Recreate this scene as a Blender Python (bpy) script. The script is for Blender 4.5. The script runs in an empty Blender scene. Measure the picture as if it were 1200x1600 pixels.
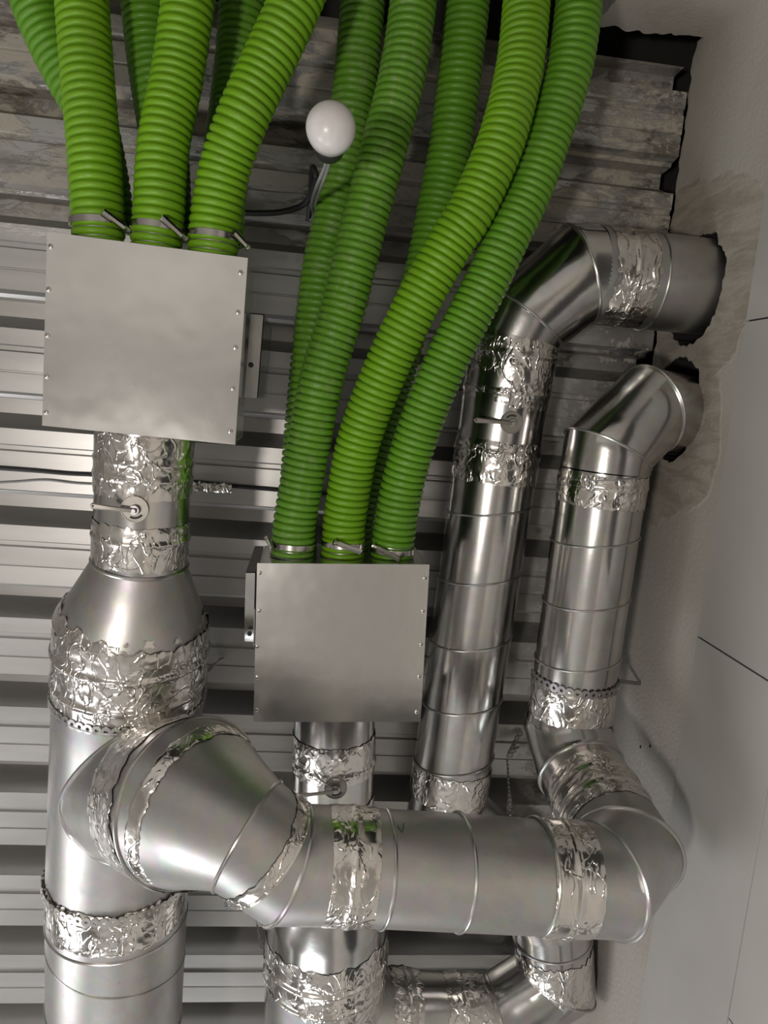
import bpy, bmesh, math, random
from mathutils import Vector, Matrix, noise
from mathutils.geometry import tessellate_polygon
PI = math.pi
random.seed(4)
scn = bpy.context.scene
COL = scn.collection

# ------------------------------------------------------------------ camera
F = 1155.0                      # focal length in pixels of the 1200x1600 frame
EYE = Vector((0.0, 0.0, 1.60))  # eye height above the floor
XA = Vector((10400, 700, F)).normalized()          # world X (along the ceiling ribs) seen in image axes (right, down, forward)
YA = Vector((-650, 7500, F)); YA = (YA - XA * YA.dot(XA)).normalized()
ZA = XA.cross(YA).normalized()                     # world up
def ray(px, py):
    v = Vector(((px - 600) / F, (py - 800) / F, 1.0))
    return Vector((XA.dot(v), YA.dot(v), ZA.dot(v)))
def at(px, py, h):
    """point h metres above the eye that is seen in direction px, py"""
    r = ray(px, py)
    return EYE + r * (h / r.z)
cam_d = bpy.data.cameras.new('camera'); cam = bpy.data.objects.new('camera', cam_d); COL.objects.link(cam)
cam_d.sensor_fit = 'VERTICAL'; cam_d.sensor_height = 36.0; cam_d.lens = 36.0 * F / 1600.0
cam_d.clip_start = 0.02
right = Vector((XA.x, YA.x, ZA.x)); down = Vector((XA.y, YA.y, ZA.y)); fwd = Vector((XA.z, YA.z, ZA.z))
M = Matrix((right, -down, -fwd)).transposed().to_4x4(); M.translation = EYE
cam.matrix_world = M
scn.camera = cam

# ------------------------------------------------------------------ world, light, exposure
w = bpy.data.worlds.new('world'); scn.world = w; w.use_nodes = True
w.node_tree.nodes['Background'].inputs[0].default_value = (0.8, 0.85, 0.9, 1)
w.node_tree.nodes['Background'].inputs[1].default_value = 0.012
def area(name, loc, target, size, power, color=(1, 1, 1), size_y=None):
    l = bpy.data.lights.new(name, 'AREA'); l.energy = power; l.color = color; l.size = size
    if size_y: l.shape = 'RECTANGLE'; l.size_y = size_y
    else: l.shape = 'DISK'
    o = bpy.data.objects.new(name, l); COL.objects.link(o); o.location = loc
    o.rotation_euler = (Vector(target) - Vector(loc)).to_track_quat('-Z', 'Y').to_euler()
    return o
area('work_light', (-0.80, 0.40, 0.42), (0.1, 0.3, 3.1), 0.20, 18, (1.0, 0.93, 0.86))
area('left_fill_light', (-2.4, 2.4, 1.5), (0.2, 0.2, 0.9), 1.3, 38, (0.98, 0.98, 1.0), 1.6)  # added soft fill from the left, no window stands behind it
area('far_fill_light', (-0.6, 3.9, 1.6), (0.0, 0.3, 0.9), 1.4, 26, (0.96, 0.98, 1.0), 1.4)  # second added fill from the far end, also without a real window
scn.view_settings.view_transform = 'Standard'; scn.view_settings.look = 'None'
scn.view_settings.gamma = 1; scn.view_settings.use_curve_mapping = False
scn.view_settings.exposure = 0.0
scn.cycles.caustics_reflective = False

HC = 1.53            # ceiling sheet above the eye
WX = 0.716           # right wall plane
BY = -0.745          # end wall plane
ZE = EYE.z

# ------------------------------------------------------------------ materials
class NT:
    def __init__(s, name):
        s.m = bpy.data.materials.new(name); s.m.use_nodes = True
        s.t = s.m.node_tree; s.b = s.t.nodes['Principled BSDF']
        s.co = s.n('ShaderNodeTexCoord').outputs['Object']
    def n(s, ty, **kw):
        x = s.t.nodes.new(ty)
        for k, v in kw.items(): setattr(x, k, v)
        return x
    def l(s, a, b): s.t.links.new(a, b)
    def mapping(s, scale):
        mp = s.n('ShaderNodeMapping'); mp.inputs['Scale'].default_value = scale; s.l(s.co, mp.inputs[0]); return mp.outputs[0]
    def noise(s, scale, detail=4, vec=None, rough=0.55, dist=0.0):
        x = s.n('ShaderNodeTexNoise'); x.inputs['Scale'].default_value = scale; x.inputs['Detail'].default_value = detail
        x.inputs['Roughness'].default_value = rough; x.inputs['Distortion'].default_value = dist
        s.l(vec or s.co, x.inputs['Vector']); return x.outputs['Fac']
    def voro(s, scale, feature='F1', out='Distance', vec=None):
        x = s.n('ShaderNodeTexVoronoi', feature=feature); x.inputs['Scale'].default_value = scale
        s.l(vec or s.co, x.inputs['Vector']); return x.outputs[out]
    def ramp(s, fac, stops):
        x = s.n('ShaderNodeValToRGB'); e = x.color_ramp.elements
        while len(e) < len(stops): e.new(0.5)
        for i, (p, c) in enumerate(stops):
            e[i].position = p; e[i].color = c if len(c) == 4 else (*c, 1)
        s.l(fac, x.inputs[0]); return x.outputs[0]
    def mix(s, fac, a, b, blend='MIX'):
        x = s.n('ShaderNodeMix', data_type='RGBA', blend_type=blend)
        for sock, v in ((x.inputs[0], fac), (x.inputs[6], a), (x.inputs[7], b)):
            if hasattr(v, 'is_linked'): s.l(v, sock)
            elif isinstance(v, (int, float)): sock.default_value = v
            else: sock.default_value = (*v, 1)
        return x.outputs[2]
    def maprange(s, v, a, b, c, d):
        x = s.n('ShaderNodeMapRange'); s.l(v, x.inputs[0])
        for i, q in enumerate((a, b, c, d)): x.inputs[i + 1].default_value = q
        return x.outputs[0]
    def math(s, op, a, b=0.0):
        x = s.n('ShaderNodeMath', operation=op)
        for i, v in enumerate((a, b)):
            if hasattr(v, 'is_linked'): s.l(v, x.inputs[i])
            else: x.inputs[i].default_value = v
        return x.outputs[0]
    def bump(s, h, strength, dist):
        x = s.n('ShaderNodeBump'); x.inputs['Strength'].default_value = strength; x.inputs['Distance'].default_value = dist
        s.l(h, x.inputs['Height']); s.l(x.outputs[0], s.b.inputs['Normal'])
    def set(s, **kw):
        for k, v in kw.items():
            sock = s.b.inputs[{'base': 'Base Color', 'rough': 'Roughness', 'metal': 'Metallic', 'spec': 'Specular IOR Level'}[k]]
            if hasattr(v, 'is_linked'): s.l(v, sock)
            elif isinstance(v, tuple): sock.default_value = (*v, 1)
            else: sock.default_value = v
def g(v): return (v, v * 0.985, v * 0.96)

def mat_galv(name, base, r0, r1, bump=0.05, stain=0.25):
    s = NT(name)
    n1 = s.noise(9, 5); n2 = s.noise(70, 3); vo = s.voro(55, out='Color')
    c = s.mix(s.maprange(n1, .35, .7, 0, 1), g(base), g(base * (1 - stain)))
    c = s.mix(0.10, c, vo, 'SOFT_LIGHT')
    c = s.mix(s.maprange(s.noise(34, 6, rough=.8), .66, .76, 0, .5), c, g(base * .45))
    s.set(base=c, metal=1.0, rough=s.maprange(n1, .3, .7, r0, r1))
    s.bump(s.math('ADD', s.noise(5, 2), s.math('MULTIPLY', n2, .05)), bump, .03)
    return s.m
M_duct = mat_galv('galvanised_duct', .66, .15, .26)
M_ductdull = mat_galv('dull_galvanised_duct', .60, .36, .48)
M_bright = mat_galv('bright_steel', .66, .14, .26, .08)
M_seam = mat_galv('seam_steel', .62, .25, .35, .02)
def mat_brushed():
    s = NT('brushed_box_sheet')
    st = s.noise(1, 4, s.mapping((900, 14, 900)))
    n1 = s.noise(7, 4)
    c = s.mix(s.maprange(n1, .35, .7, 0, 1), g(.76), g(.66))
    c = s.mix(s.maprange(s.noise(1, 5, s.mapping((260, 60, 260)), rough=.75), .69, .74, 0, .5), c, g(.85))
    s.set(base=c, metal=1.0, rough=s.maprange(n1, .3, .7, .20, .28))
    s.bump(s.math('ADD', s.math('MULTIPLY', st, .012), s.noise(5, 3)), .13, .03)
    return s.m
M_box = mat_brushed()
def mat_foil():
    s = NT('crinkled_foil')
    def crease(scale, seed, width, dist):
        mp = s.n('ShaderNodeMapping'); mp.inputs['Location'].default_value = (seed, seed * .7, seed * 1.3); mp.inputs['Scale'].default_value = (scale, scale * .62, scale); s.l(s.co, mp.inputs[0])
        n = s.noise(1.0, 1.5, mp.outputs[0], rough=.4, dist=dist)
        a = s.math('ABSOLUTE', s.math('SUBTRACT', n, .5))
        return s.maprange(a, 0, width, 1, 0)
    m1 = s.maprange(s.noise(15, 2), .45, .62, .08, 1); m2 = s.maprange(s.noise(19, 2, dist=1), .42, .6, .05, 1)
    h = s.math('ADD', s.math('MULTIPLY', crease(24, 0, .030, 1.0), m1), s.math('MULTIPLY', crease(44, 5, .045, .7), s.math('MULTIPLY', m2, .7)))
    h = s.math('ADD', h, s.math('MULTIPLY', s.voro(60), s.math('MULTIPLY', m1, .45)))
    h = s.math('ADD', h, s.math('MULTIPLY', s.noise(18, 2), 1.6))
    s.set(base=s.mix(s.noise(30, 3), (.86, .83, .80), (.76, .73, .69)), metal=1.0, rough=s.maprange(s.noise(20, 3), .3, .7, .14, .24))
    s.bump(h, .5, .0042)
    return s.m
M_foil = mat_foil()
def mat_ceil():
    s = NT('galvanised_ceiling_sheet')
    sep = s.n('ShaderNodeSeparateXYZ'); s.l(s.co, sep.inputs[0])
    y = sep.outputs['Y']
    n1 = s.noise(1, 4, s.mapping((2.5, 14, 14)))
    c = s.mix(s.maprange(n1, .3, .7, 0, 1), g(.58), g(.45))
    # mortar smears and rust-brown dirt near the end wall (they have their own shape)
    near = s.maprange(y, -.44, -.24, 1, 0)
    sm = s.noise(1, 9, s.mapping((9, 20, 20)), rough=.72, dist=.4)
    m1 = s.math('MULTIPLY', s.maprange(sm, .46, .52, 0, 1), near)
    br = s.noise(1, 8, s.mapping((4, 9, 9)), rough=.7)
    m2 = s.math('MULTIPLY', s.maprange(br, .50, .60, 0, .8), near)
    c = s.mix(m2, c, (.13, .10, .07))
    c = s.mix(m1, c, (.50, .46, .39))
    sx = s.maprange(sep.outputs['X'], .50, .70, 0, 1)
    e = s.math('MULTIPLY', s.maprange(s.noise(34, 8, rough=.75), .52, .56, 0, 1), sx)
    c = s.mix(e, c, (.52, .48, .42))
    soft = s.math('MAXIMUM', s.math('MAXIMUM', m1, m2), e)
    dk = s.math('MULTIPLY', s.maprange(s.noise(1, 7, s.mapping((9, 16, 16)), rough=.7), .50, .60, 0, .8), s.maprange(sep.outputs['X'], .48, .68, 0, 1))
    c = s.mix(s.math('MULTIPLY', dk, s.math('SUBTRACT', 1.0, e)), c, (.07, .065, .055))
    sp = s.maprange(s.noise(60, 5, rough=.8), .70, .76, 0, .6)
    c = s.mix(sp, c, (.15, .14, .12))
    s.set(base=c, metal=s.maprange(soft, 0, 1, .68, 0), rough=s.maprange(soft, 0, 1, .36, .9))
    s.bump(s.math('ADD', s.math('MULTIPLY', sm, m1), s.math('MULTIPLY', e, .4)), .6, .006)
    return s.m
M_ceil = mat_ceil()
def mat_plaster(name, a, b, streak=True):
    s = NT(name)
    n1 = s.noise(4.0, 6, dist=.6); n2 = s.noise(1, 6, s.mapping((60, 5, 26)), rough=.6)
    c = s.mix(s.maprange(n1, .42, .58, 0, 1), a, b)
    c = s.mix(s.maprange(n2, .62, .70, 0, .3), c, tuple(x * .72 for x in a))
    s.set(base=c, metal=0.0, rough=.82, spec=.3)
    s.bump(s.math('ADD', s.math('MULTIPLY', n2, .5), s.noise(120, 3)), .25, .004)
    return s.m
def mat_wall():
    s = NT('right_wall_plaster')
    n1 = s.noise(4.0, 6, dist=.6); n2 = s.noise(1, 6, s.mapping((60, 5, 26)), rough=.6)
    c = s.mix(s.maprange(n1, .42, .60, 0, 1), (.60, .565, .515), (.56, .52, .465))
    c = s.mix(s.maprange(n2, .62, .70, 0, .25), c, (.44, .40, .34))
    dn = s.n('ShaderNodeTexNoise'); dn.inputs['Scale'].default_value = 9; dn.inputs['Detail'].default_value = 6; s.l(s.co, dn.inputs['Vector'])
    sc = s.n('ShaderNodeVectorMath', operation='SCALE'); s.l(dn.outputs['Color'], sc.inputs[0]); sc.inputs['Scale'].default_value = .10
    ad = s.n('ShaderNodeVectorMath', operation='ADD'); s.l(s.co, ad.inputs[0]); s.l(sc.outputs[0], ad.inputs[1])
    mask = None
    for P, r in ((P_up + Vector((0, .00, -.03)), .19), (P_lo + Vector((0, .05, -.02)), .17), (P_up + Vector((0, -.12, .06)), .10)):
        d = s.n('ShaderNodeVectorMath', operation='DISTANCE'); s.l(ad.outputs[0], d.inputs[0]); d.inputs[1].default_value = (WX + .05, P.y + .05, P.z + .05)
        q = s.maprange(d.outputs['Value'], r + .004, r - .004, 0, 1)
        mask = q if mask is None else s.math('MAXIMUM', mask, q)
    tr = s.noise(1, 7, s.mapping((60, 34, 9)), rough=.65, dist=.5)
    raw = s.mix(s.maprange(tr, .44, .56, 0, 1), (.40, .345, .275), (.55, .50, .43))
    c = s.mix(s.math('MULTIPLY', mask, .75), c, raw)
    s.set(base=c, metal=0.0, rough=.82, spec=.3)
    s.bump(s.math('ADD', s.math('ADD', s.math('MULTIPLY', n2, .5), s.noise(120, 3)), s.math('MULTIPLY', s.math('MULTIPLY', tr, mask), 3.0)), .3, .004)
    return s.m
P_up = at(1105, 449, 1.40); P_lo = at(1050, 643, 1.41)
M_wall = mat_wall()
M_plaster = mat_plaster('wall_plaster', (.60, .565, .515), (.56, .52, .465))
def plain(name, c, rough=.5, metal=0.0, spec=.5, bump=0, bs=60):
    s = NT(name)
    n = s.noise(bs, 3)
    s.set(base=s.mix(s.maprange(n, .3, .7, 0, 1), c, tuple(x * .9 for x in c)), rough=rough, metal=metal, spec=spec)
    if bump: s.bump(n, bump, .002)
    return s.m
M_panel = plain('white_wall_tile', (.595, .575, .545), .38, bs=3)
M_joint = plain('dark_joint', (.03, .03, .03), .9)
M_void = plain('void_shade', (.035, .032, .028), .95)  # near-black: the shade in holes and voids is put into the colour
M_floor = plain('concrete_floor', (.62, .595, .56), .7, bs=2)
M_roomwall = plain('painted_room_wall', (.62, .60, .57), .8, bs=2)
M_bulb = plain('white_bulb_diffuser', (.78, .75, .74), .28)
M_bulbneck = plain('grey_bulb_body', (.35, .34, .33), .4)
M_black = plain('black_plastic', (.03, .03, .03), .5)
M_wire = plain('grey_wire', (.36, .36, .37), .45)
M_dirtysteel = mat_galv('dull_zinc_steel', .48, .32, .48, .05, .4)
M_screw = plain('zinc_screw', (.7, .68, .64), .3, 1.0)
M_dial = plain('tarnished_dial', (.34, .32, .29), .42, .75, bs=200)
M_screwhole = plain('screw_recess', (.04, .04, .04), .7)
def mat_hose(name, c, dust):
    s = NT(name)
    n = s.noise(14, 5)
    col = s.mix(s.maprange(n, .35, .7, 0, 1), c, tuple(x * .86 for x in c))
    d = s.maprange(s.noise(1, 6, s.mapping((90, 30, 90)), rough=.75), .50, .66, 0, dust)
    col = s.mix(d, col, (.36, .36, .24))
    s.set(base=col, rough=s.maprange(n, .3, .7, .36, .5), spec=.45)
    return s.m
M_hose = mat_hose('green_hose', (.19, .42, .012), .10)
M_hosedeep = mat_hose('deep_green_hose', (.135, .35, .02), .15)
M_hosedust = mat_hose('dusty_green_hose', (.14, .35, .025), .42)

# ------------------------------------------------------------------ object helpers
def thing(name, label, cat, loc, group=None):
    o = bpy.data.objects.new(name, None); COL.objects.link(o); o.location = loc
    o.empty_display_size = .05
    o['label'] = label; o['category'] = cat
    if group: o['group'] = group
    return o
def root_of(o):
    while o.parent: o = o.parent
    return o
def mesh_obj(name, verts, faces, mat, parent=None, smooth=True, mats=None, fmat=None, sharp=None):
    me = bpy.data.meshes.new(name)
    off = Vector(root_of(parent).location) if parent else Vector((0, 0, 0))
    me.from_pydata([tuple(Vector(v) - off) for v in verts], [], faces)
    bm = bmesh.new(); bm.from_mesh(me); bmesh.ops.recalc_face_normals(bm, faces=bm.faces); bm.to_mesh(me); bm.free()
    for m in (mats or [mat]): me.materials.append(m)
    if fmat:
        for p, i in zip(me.polygons, fmat): p.material_index = i
    if smooth:
        me.shade_smooth()
        me.set_sharp_from_angle(angle=math.radians(sharp or 38))
    o = bpy.data.objects.new(name, me); COL.objects.link(o)
    if parent: o.parent = parent
    return o
def solo(name, V, mat, label, cat, group=None, **kw):
    """a thing that is a single mesh"""
    o = mesh_obj(name, V.v, V.f, mat, **kw)
    o['label'] = label; o['category'] = cat
    if group: o['group'] = group
    return o
def struct(o): o['kind'] = 'structure'; return o

class MB:
    def __init__(s): s.v = []; s.f = []; s.mi = []
    def add(s, vs, fs, mi=0):
        b = len(s.v); s.v += [Vector(v) for v in vs]; s.f += [tuple(i + b for i in f) for f in fs]; s.mi += [mi] * len(fs)
    def build(s, name, mat, parent=None, **kw): return mesh_obj(name, s.v, s.f, mat, parent, **kw)
    def box(s, lo, hi, mi=0):
        x0, y0, z0 = lo; x1, y1, z1 = hi
        s.add([(x0,y0,z0),(x1,y0,z0),(x1,y1,z0),(x0,y1,z0),(x0,y0,z1),(x1,y0,z1),(x1,y1,z1),(x0,y1,z1)],
              [(0,3,2,1),(4,5,6,7),(0,1,5,4),(1,2,6,5),(2,3,7,6),(3,0,4,7)], mi)
    def prism(s, quad, d, mi=0):
        n = len(quad); top = [Vector(q) + d for q in quad]
        s.add(list(quad) + top, [tuple(range(n)), tuple(range(2 * n - 1, n - 1, -1))] + [(i, (i + 1) % n, n + (i + 1) % n, n + i) for i in range(n)], mi)
    def rings(s, R, closed=False, cap=False, mi=0):
        n = len(R[0]); b = [v for r in R for v in r]; fs = []
        m = len(R)
        for i in range(m if closed else m - 1):
            j = (i + 1) % m
            for k in range(n):
                k2 = (k + 1) % n
                fs.append((i * n + k, i * n + k2, j * n + k2, j * n + k))
        if cap: fs += [tuple(range(n)), tuple((m - 1) * n + k for k in range(n))]
        s.add(b, fs, mi)
    def wire(s, pts, r, n=8, closed=False, cap=True, mi=0):
        R = []; m = len(pts); pts = [Vector(p) for p in pts]
        ref = None
        for i in range(m):
            if closed: d = pts[(i + 1) % m] - pts[i - 1]
            else: d = pts[min(i + 1, m - 1)] - pts[max(i - 1, 0)]
            d.normalize()
            if ref is None:
                ref = d.orthogonal().normalized()
            ref = (ref - d * ref.dot(d)).normalized(); q = d.cross(ref)
            rr = r(i / (m - 1)) if callable(r) else r
            R.append([pts[i] + (ref * math.cos(2 * PI * k / n) + q * math.sin(2 * PI * k / n)) * rr for k in range(n)])
        s.rings(R, closed, cap and not closed, mi)

def frame(d):
    d = d.normalized()
    u = Vector((0, 0, -1)); u = (u - d * u.dot(d))
    if u.length < .2: u = Vector((-1, 0, 0)); u = u - d * u.dot(d)
    u.normalize(); return u, d.cross(u), d

def mitre_rings(pts, rad, n=72):
    """tube along pts, its bends mitred like sheet-metal elbows"""
    pts = [Vector(p) for p in pts]
    if not hasattr(rad, '__len__'): rad = [rad] * len(pts)
    d = (pts[1] - pts[0]).normalized(); u, v, _ = frame(d)
    off = [(u * math.cos(2 * PI * k / n) + v * math.sin(2 * PI * k / n)) for k in range(n)]
    R = [[pts[0] + o * rad[0] for o in off]]
    for i in range(1, len(pts)):
        di = (pts[i] - pts[i - 1]).normalized()
        if i == len(pts) - 1:
            R.append([pts[i] + o * rad[i] for o in off]); break
        do = (pts[i + 1] - pts[i]).normalized(); nn = (di + do).normalized()
        ring = []; no = []
        for o in off:
            t = -(o.dot(nn)) / di.dot(nn); p = (o + di * t) * rad[i]
            ring.append(pts[i] + p)
            q = p - do * p.dot(do); no.append(q.normalized())
        R.append(ring); off = no
    return R
def lerp(a, b, t): return a + (b - a) * t

def subdivide_rings(R, k=6):
    out = []
    for a, b in zip(R[:-1], R[1:]):
        for i in range(k): out.append([p.lerp(q, i / k) for p, q in zip(a, b)])
    out.append(R[-1]); return out

def tube(parent, pts, rad, mat=None, name='duct_body', beads=(), bead_r=.0032, bmat=None, bname='seam_ring', before=None, after=None):
    """before / after: where the neighbouring duct goes on, so that the shared end is mitred to it"""
    P_ = list(pts); r_ = list(rad) if hasattr(rad, '__len__') else [rad] * len(pts)
    if before is not None: P_ = [before] + P_; r_ = [r_[0]] + r_
    if after is not None: P_ = P_ + [after]; r_ = r_ + [r_[-1]]
    R = mitre_rings(P_, r_)
    if before is not None: R = R[1:]
    if after is not None: R = R[:-1]
    mb = MB(); mb.rings(subdivide_rings(R, 3))
    o = mb.build(name, mat or M_duct, parent)
    for i in beads:
        b = MB(); c = Vector(pts[i])
        b.wire([c + (p - c) * 1.006 for p in R[i]], bead_r, 8, closed=True)
        b.build(bname, bmat or M_seam, parent)
    return o
def bead(parent, p, d, r, br=.003, name='seam_ring', mat=None):
    u, v, _ = frame(d); b = MB()
    b.wire([p + (u * math.cos(2 * PI * k / 72) + v * math.sin(2 * PI * k / 72)) * r for k in range(72)], br, 8, closed=True)
    return b.build(name, mat or M_seam, parent)
def spiral(parent, a, b, r0, pitch, phase=0.0, r1=None, br=.0021, hand=1):
    r1 = r1 or r0
    u, v, d = frame(b - a); L = (b - a).length; pts = []; N = int(L / pitch * 56) + 2
    for i in range(N):
        t = i / (N - 1); ang = hand * (2 * PI * L * t / pitch) + phase
        pts.append(a.lerp(b, t) + (u * math.cos(ang) + v * math.sin(ang)) * (lerp(r0, r1, t) + .0006))
    m = MB(); m.wire(pts, br, 6); return m.build('spiral_seam', M_seam, parent)

SEED = [0]; TW = .42
def tape(parent, a, b, r0, r1=None, wrinkle=.0016, lift=.0014, ragged=.004, rfun=None, ridge=None):
    """crinkled foil band wrapped round a straight stretch from a to b"""
    SEED[0] += 1; sd = Vector((SEED[0] * 7.3, SEED[0] * 3.1, 0))
    r1 = r0 if r1 is None else r1
    u, v, d = frame(b - a); L = (b - a).length
    n = 168; m = max(6, int(L / .0026)); R = []
    for i in range(m + 1):
        t = i / m; ring = []
        for k in range(n):
            ang = 2 * PI * k / n; e = u * math.cos(ang) + v * math.sin(ang)
            p0 = e * r0
            rg = ragged * (noise.noise(Vector((math.cos(ang) * 6, math.sin(ang) * 6, (0 if t < .5 else 9))) + sd)) + ragged * .5 * noise.noise(Vector((math.cos(ang) * 26, math.sin(ang) * 26, (3 if t < .5 else 5))) + sd)
            s_ = t * L + rg * abs(2 * t - 1) ** 4
            q = Vector((e.x * r0, e.y * r0, e.z * r0)) * 1.0 + d * s_
            big = noise.noise((q * 38) + sd)
            fold = 1 - abs(noise.noise(Vector((q.dot(u), q.dot(v), q.dot(d) * .55)) * 95 + sd * 2 + Vector((big, big, big)) * 1.2)) * 2.2
            fold2 = 1 - abs(noise.noise(q * 210 + sd)) * 2
            msk = max(0.0, min(1.0, .5 + 1.5 * noise.noise(q * 14 + sd * 3)))
            disp = wrinkle * (max(0, fold) ** 3 * .9 * msk + .25 * max(0, fold2) * msk + .35 * big)
            edge = min(1.0, min(t, 1 - t) * 10)
            rr = lerp(r0, r1, t) + .0007 + lift * .5 * edge + disp * TW * edge
            if ridge:
                for q_, h_ in ridge: rr += h_ * math.exp(-((t - q_) * L / .004) ** 2)
            ring.append(a + d * s_ + e * rr)
        R.append(ring)
    mb = MB(); mb.rings(R)
    return mb.build('foil_tape', M_foil, parent, sharp=75)

def snap(A, B, p):
    d = (B - A).normalized(); return A + d * (p - A).dot(d)

def strap_links(mb, pts, normals, w=.0085, hole=.0032, thick=.0012, step=.0145):
    """punched hanger strap: a row of scalloped eyelets along a polyline"""
    L = [0]
    for a, b in zip(pts[:-1], pts[1:]): L.append(L[-1] + (b - a).length)
    s = 0
    while s <= L[-1]:
        i = max(j for j in range(len(L)) if L[j] <= s + 1e-9); i = min(i, len(pts) - 2)
        t = (s - L[i]) / max(1e-6, L[i + 1] - L[i]); p = pts[i].lerp(pts[i + 1], t)
        d = (pts[i + 1] - pts[i]).normalized(); nrm = normals[i].lerp(normals[min(i + 1, len(normals) - 1)], t).normalized()
        nrm = (nrm - d * nrm.dot(d)).normalized(); q = d.cross(nrm); N = 14; R = []
        for (rr, zz) in ((w, 0), (w, thick), (hole, thick), (hole, 0)):
            R.append([p + nrm * zz + (d * math.cos(2 * PI * k / N) + q * math.sin(2 * PI * k / N)) * rr for k in range(N)])
        mb.rings(R, closed=True)
        s += step

def catmull(P, step=.004):
    P = [P[0] * 2 - P[1]] + list(P) + [P[-1] * 2 - P[-2]]; out = []
    for i in range(1, len(P) - 2):
        p0, p1, p2, p3 = P[i - 1:i + 3]; n = max(2, int((p2 - p1).length / step))
        for k in range(n):
            t = k / n
            out.append(.5 * ((2 * p1) + (p2 - p0) * t + (2 * p0 - 5 * p1 + 4 * p2 - p3) * t * t + (3 * p1 - p0 - 3 * p2 + p3) * t ** 3))
    out.append(P[-2]); return out

# ================================================================== STRUCTURE
# corrugated ceiling sheet, ribs along X
def ceiling_profile():
    P = .1935; y0 = .860 - .038 - P * 12
    pts = []
    k = 0
    while y0 + k * P < 4.1:
        b = y0 + k * P
        for dy, dz in ((0, 0), (.006, .026), (.013, .030), (.016, .072), (.046, .072), (.073, .002), (.072, 0),
                       (.103, 0), (.106, .005), (.114, .005), (.117, 0), (.152, 0), (.153, .0035), (.156, .0035), (.157, .001)):
            pts.append((b + dy, dz))
        k += 1
    return [p for p in pts if p[0] > -.716]
prof = ceiling_profile()
mb = MB(); xs = [-2.7, -1.5, -.5, 0, .3, .55, WX - .006]
V = []; 
for (y, dz) in prof:
    for x in xs: V.append((x, y, ZE + HC + dz))
nx = len(xs); Fc = [(i * nx + j, i * nx + j + 1, (i + 1) * nx + j + 1, (i + 1) * nx + j) for i in range(len(prof) - 1) for j in range(nx - 1)]
mb.add(V, Fc); struct(mb.build('ceiling', M_ceil, smooth=False))
mb = MB(); mb.box((-2.7, -2.6, ZE + HC + .16), (1.1, 4.2, ZE + HC + .22)); struct(mb.build('ceiling', M_void, smooth=False))
mb = MB(); mb.box((-2.7, -2.6, -.1), (1.1, 4.2, 0)); struct(mb.build('floor', M_floor, smooth=False))
mb = MB(); mb.box((-2.8, -2.6, 0), (-2.65, 4.2, ZE + HC + .2)); struct(mb.build('wall_left', M_roomwall, smooth=False))
mb = MB(); mb.box((-2.7, 4.08, 0), (1.1, 4.2, ZE + HC + .2)); struct(mb.build('wall_front', M_roomwall, smooth=False))

def wall_sheet(name, mat, outline, holes, plane, depth):
    """plane(a, b) -> point; outline and holes are lists of (a, b); depth vector gives thickness"""
    polys = [[Vector((a, b, 0)) for a, b in outline]] + [[Vector((a, b, 0)) for a, b in h] for h in holes]
    tris = tessellate_polygon(polys); flat = [p for q in polys for p in q]
    m = MB(); front = [plane(p.x, p.y) for p in flat]; back = [f + depth for f in front]
    n = len(flat); m.add(front + back, [tuple(t) for t in tris] + [tuple(i + n for i in reversed(t)) for t in tris])
    base = 0; fs = []
    for q in polys:
        k = len(q); fs += [(base + i, base + (i + 1) % k, n + base + (i + 1) % k, n + base + i) for i in range(k)]; base += k
    m.f += fs; m.mi += [0] * len(fs)
    return m.build(name, mat, smooth=False)
def nz(x, s=1.0, seed=0.0): return noise.noise(Vector((x * s, seed, seed * 1.7)))
# right wall with two ragged duct holes
def ragged_hole(cy, cz, ry, rz, seed, j=.006):
    return [(cy + math.cos(a) * (ry + j * nz(a, 5, seed) + j * .6 * nz(a, 19, seed)), cz + math.sin(a) * (rz + j * nz(a, 5, seed) + j * .6 * nz(a, 19, seed))) for a in [2 * PI * k / 90 for k in range(90)]]
P_up = at(1105, 449, 1.40); P_lo = at(1050, 643, 1.41)
top = []; y = 4.1
while y > -.75:
    zz = ZE + HC + .004 + .010 * nz(y, 22, 3) + .006 * nz(y, 75, 5)
    # the plaster is broken away a little more between the two ducts
    zz += .05 * math.exp(-((y + .40) / .05) ** 2) * 0
    top.append((y, zz)); y -= .008
out = [(-.75, 0), (4.1, 0)] + top
holes = [ragged_hole(P_up.y + .008, P_up.z - .002, .106, .100, 2.2, .009), ragged_hole(P_lo.y - .004, P_lo.z + .004, .104, .100, 7.7, .007)]
for hl in holes:          # added black sleeve inside each duct hole, its shade put into the colour
    m = MB(); cy_ = sum(a for a, b in hl) / len(hl); cz_ = sum(b for a, b in hl) / len(hl)
    m.rings([[Vector((x_, cy_ + (a - cy_) * .992, cz_ + (b - cz_) * .992)) for a, b in hl] for x_ in (WX + .003, WX + .16)])
    struct(m.build('wall_right', M_void))
struct(wall_sheet('wall_right', M_wall, out, holes, lambda a, b: Vector((WX, a, b)), Vector((.14, 0, 0))))
mb = MB(); mb.box((WX + .30, -2.6, 0), (WX + .40, 4.2, ZE + HC + .2)); struct(mb.build('wall_right', M_void, smooth=False))
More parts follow.
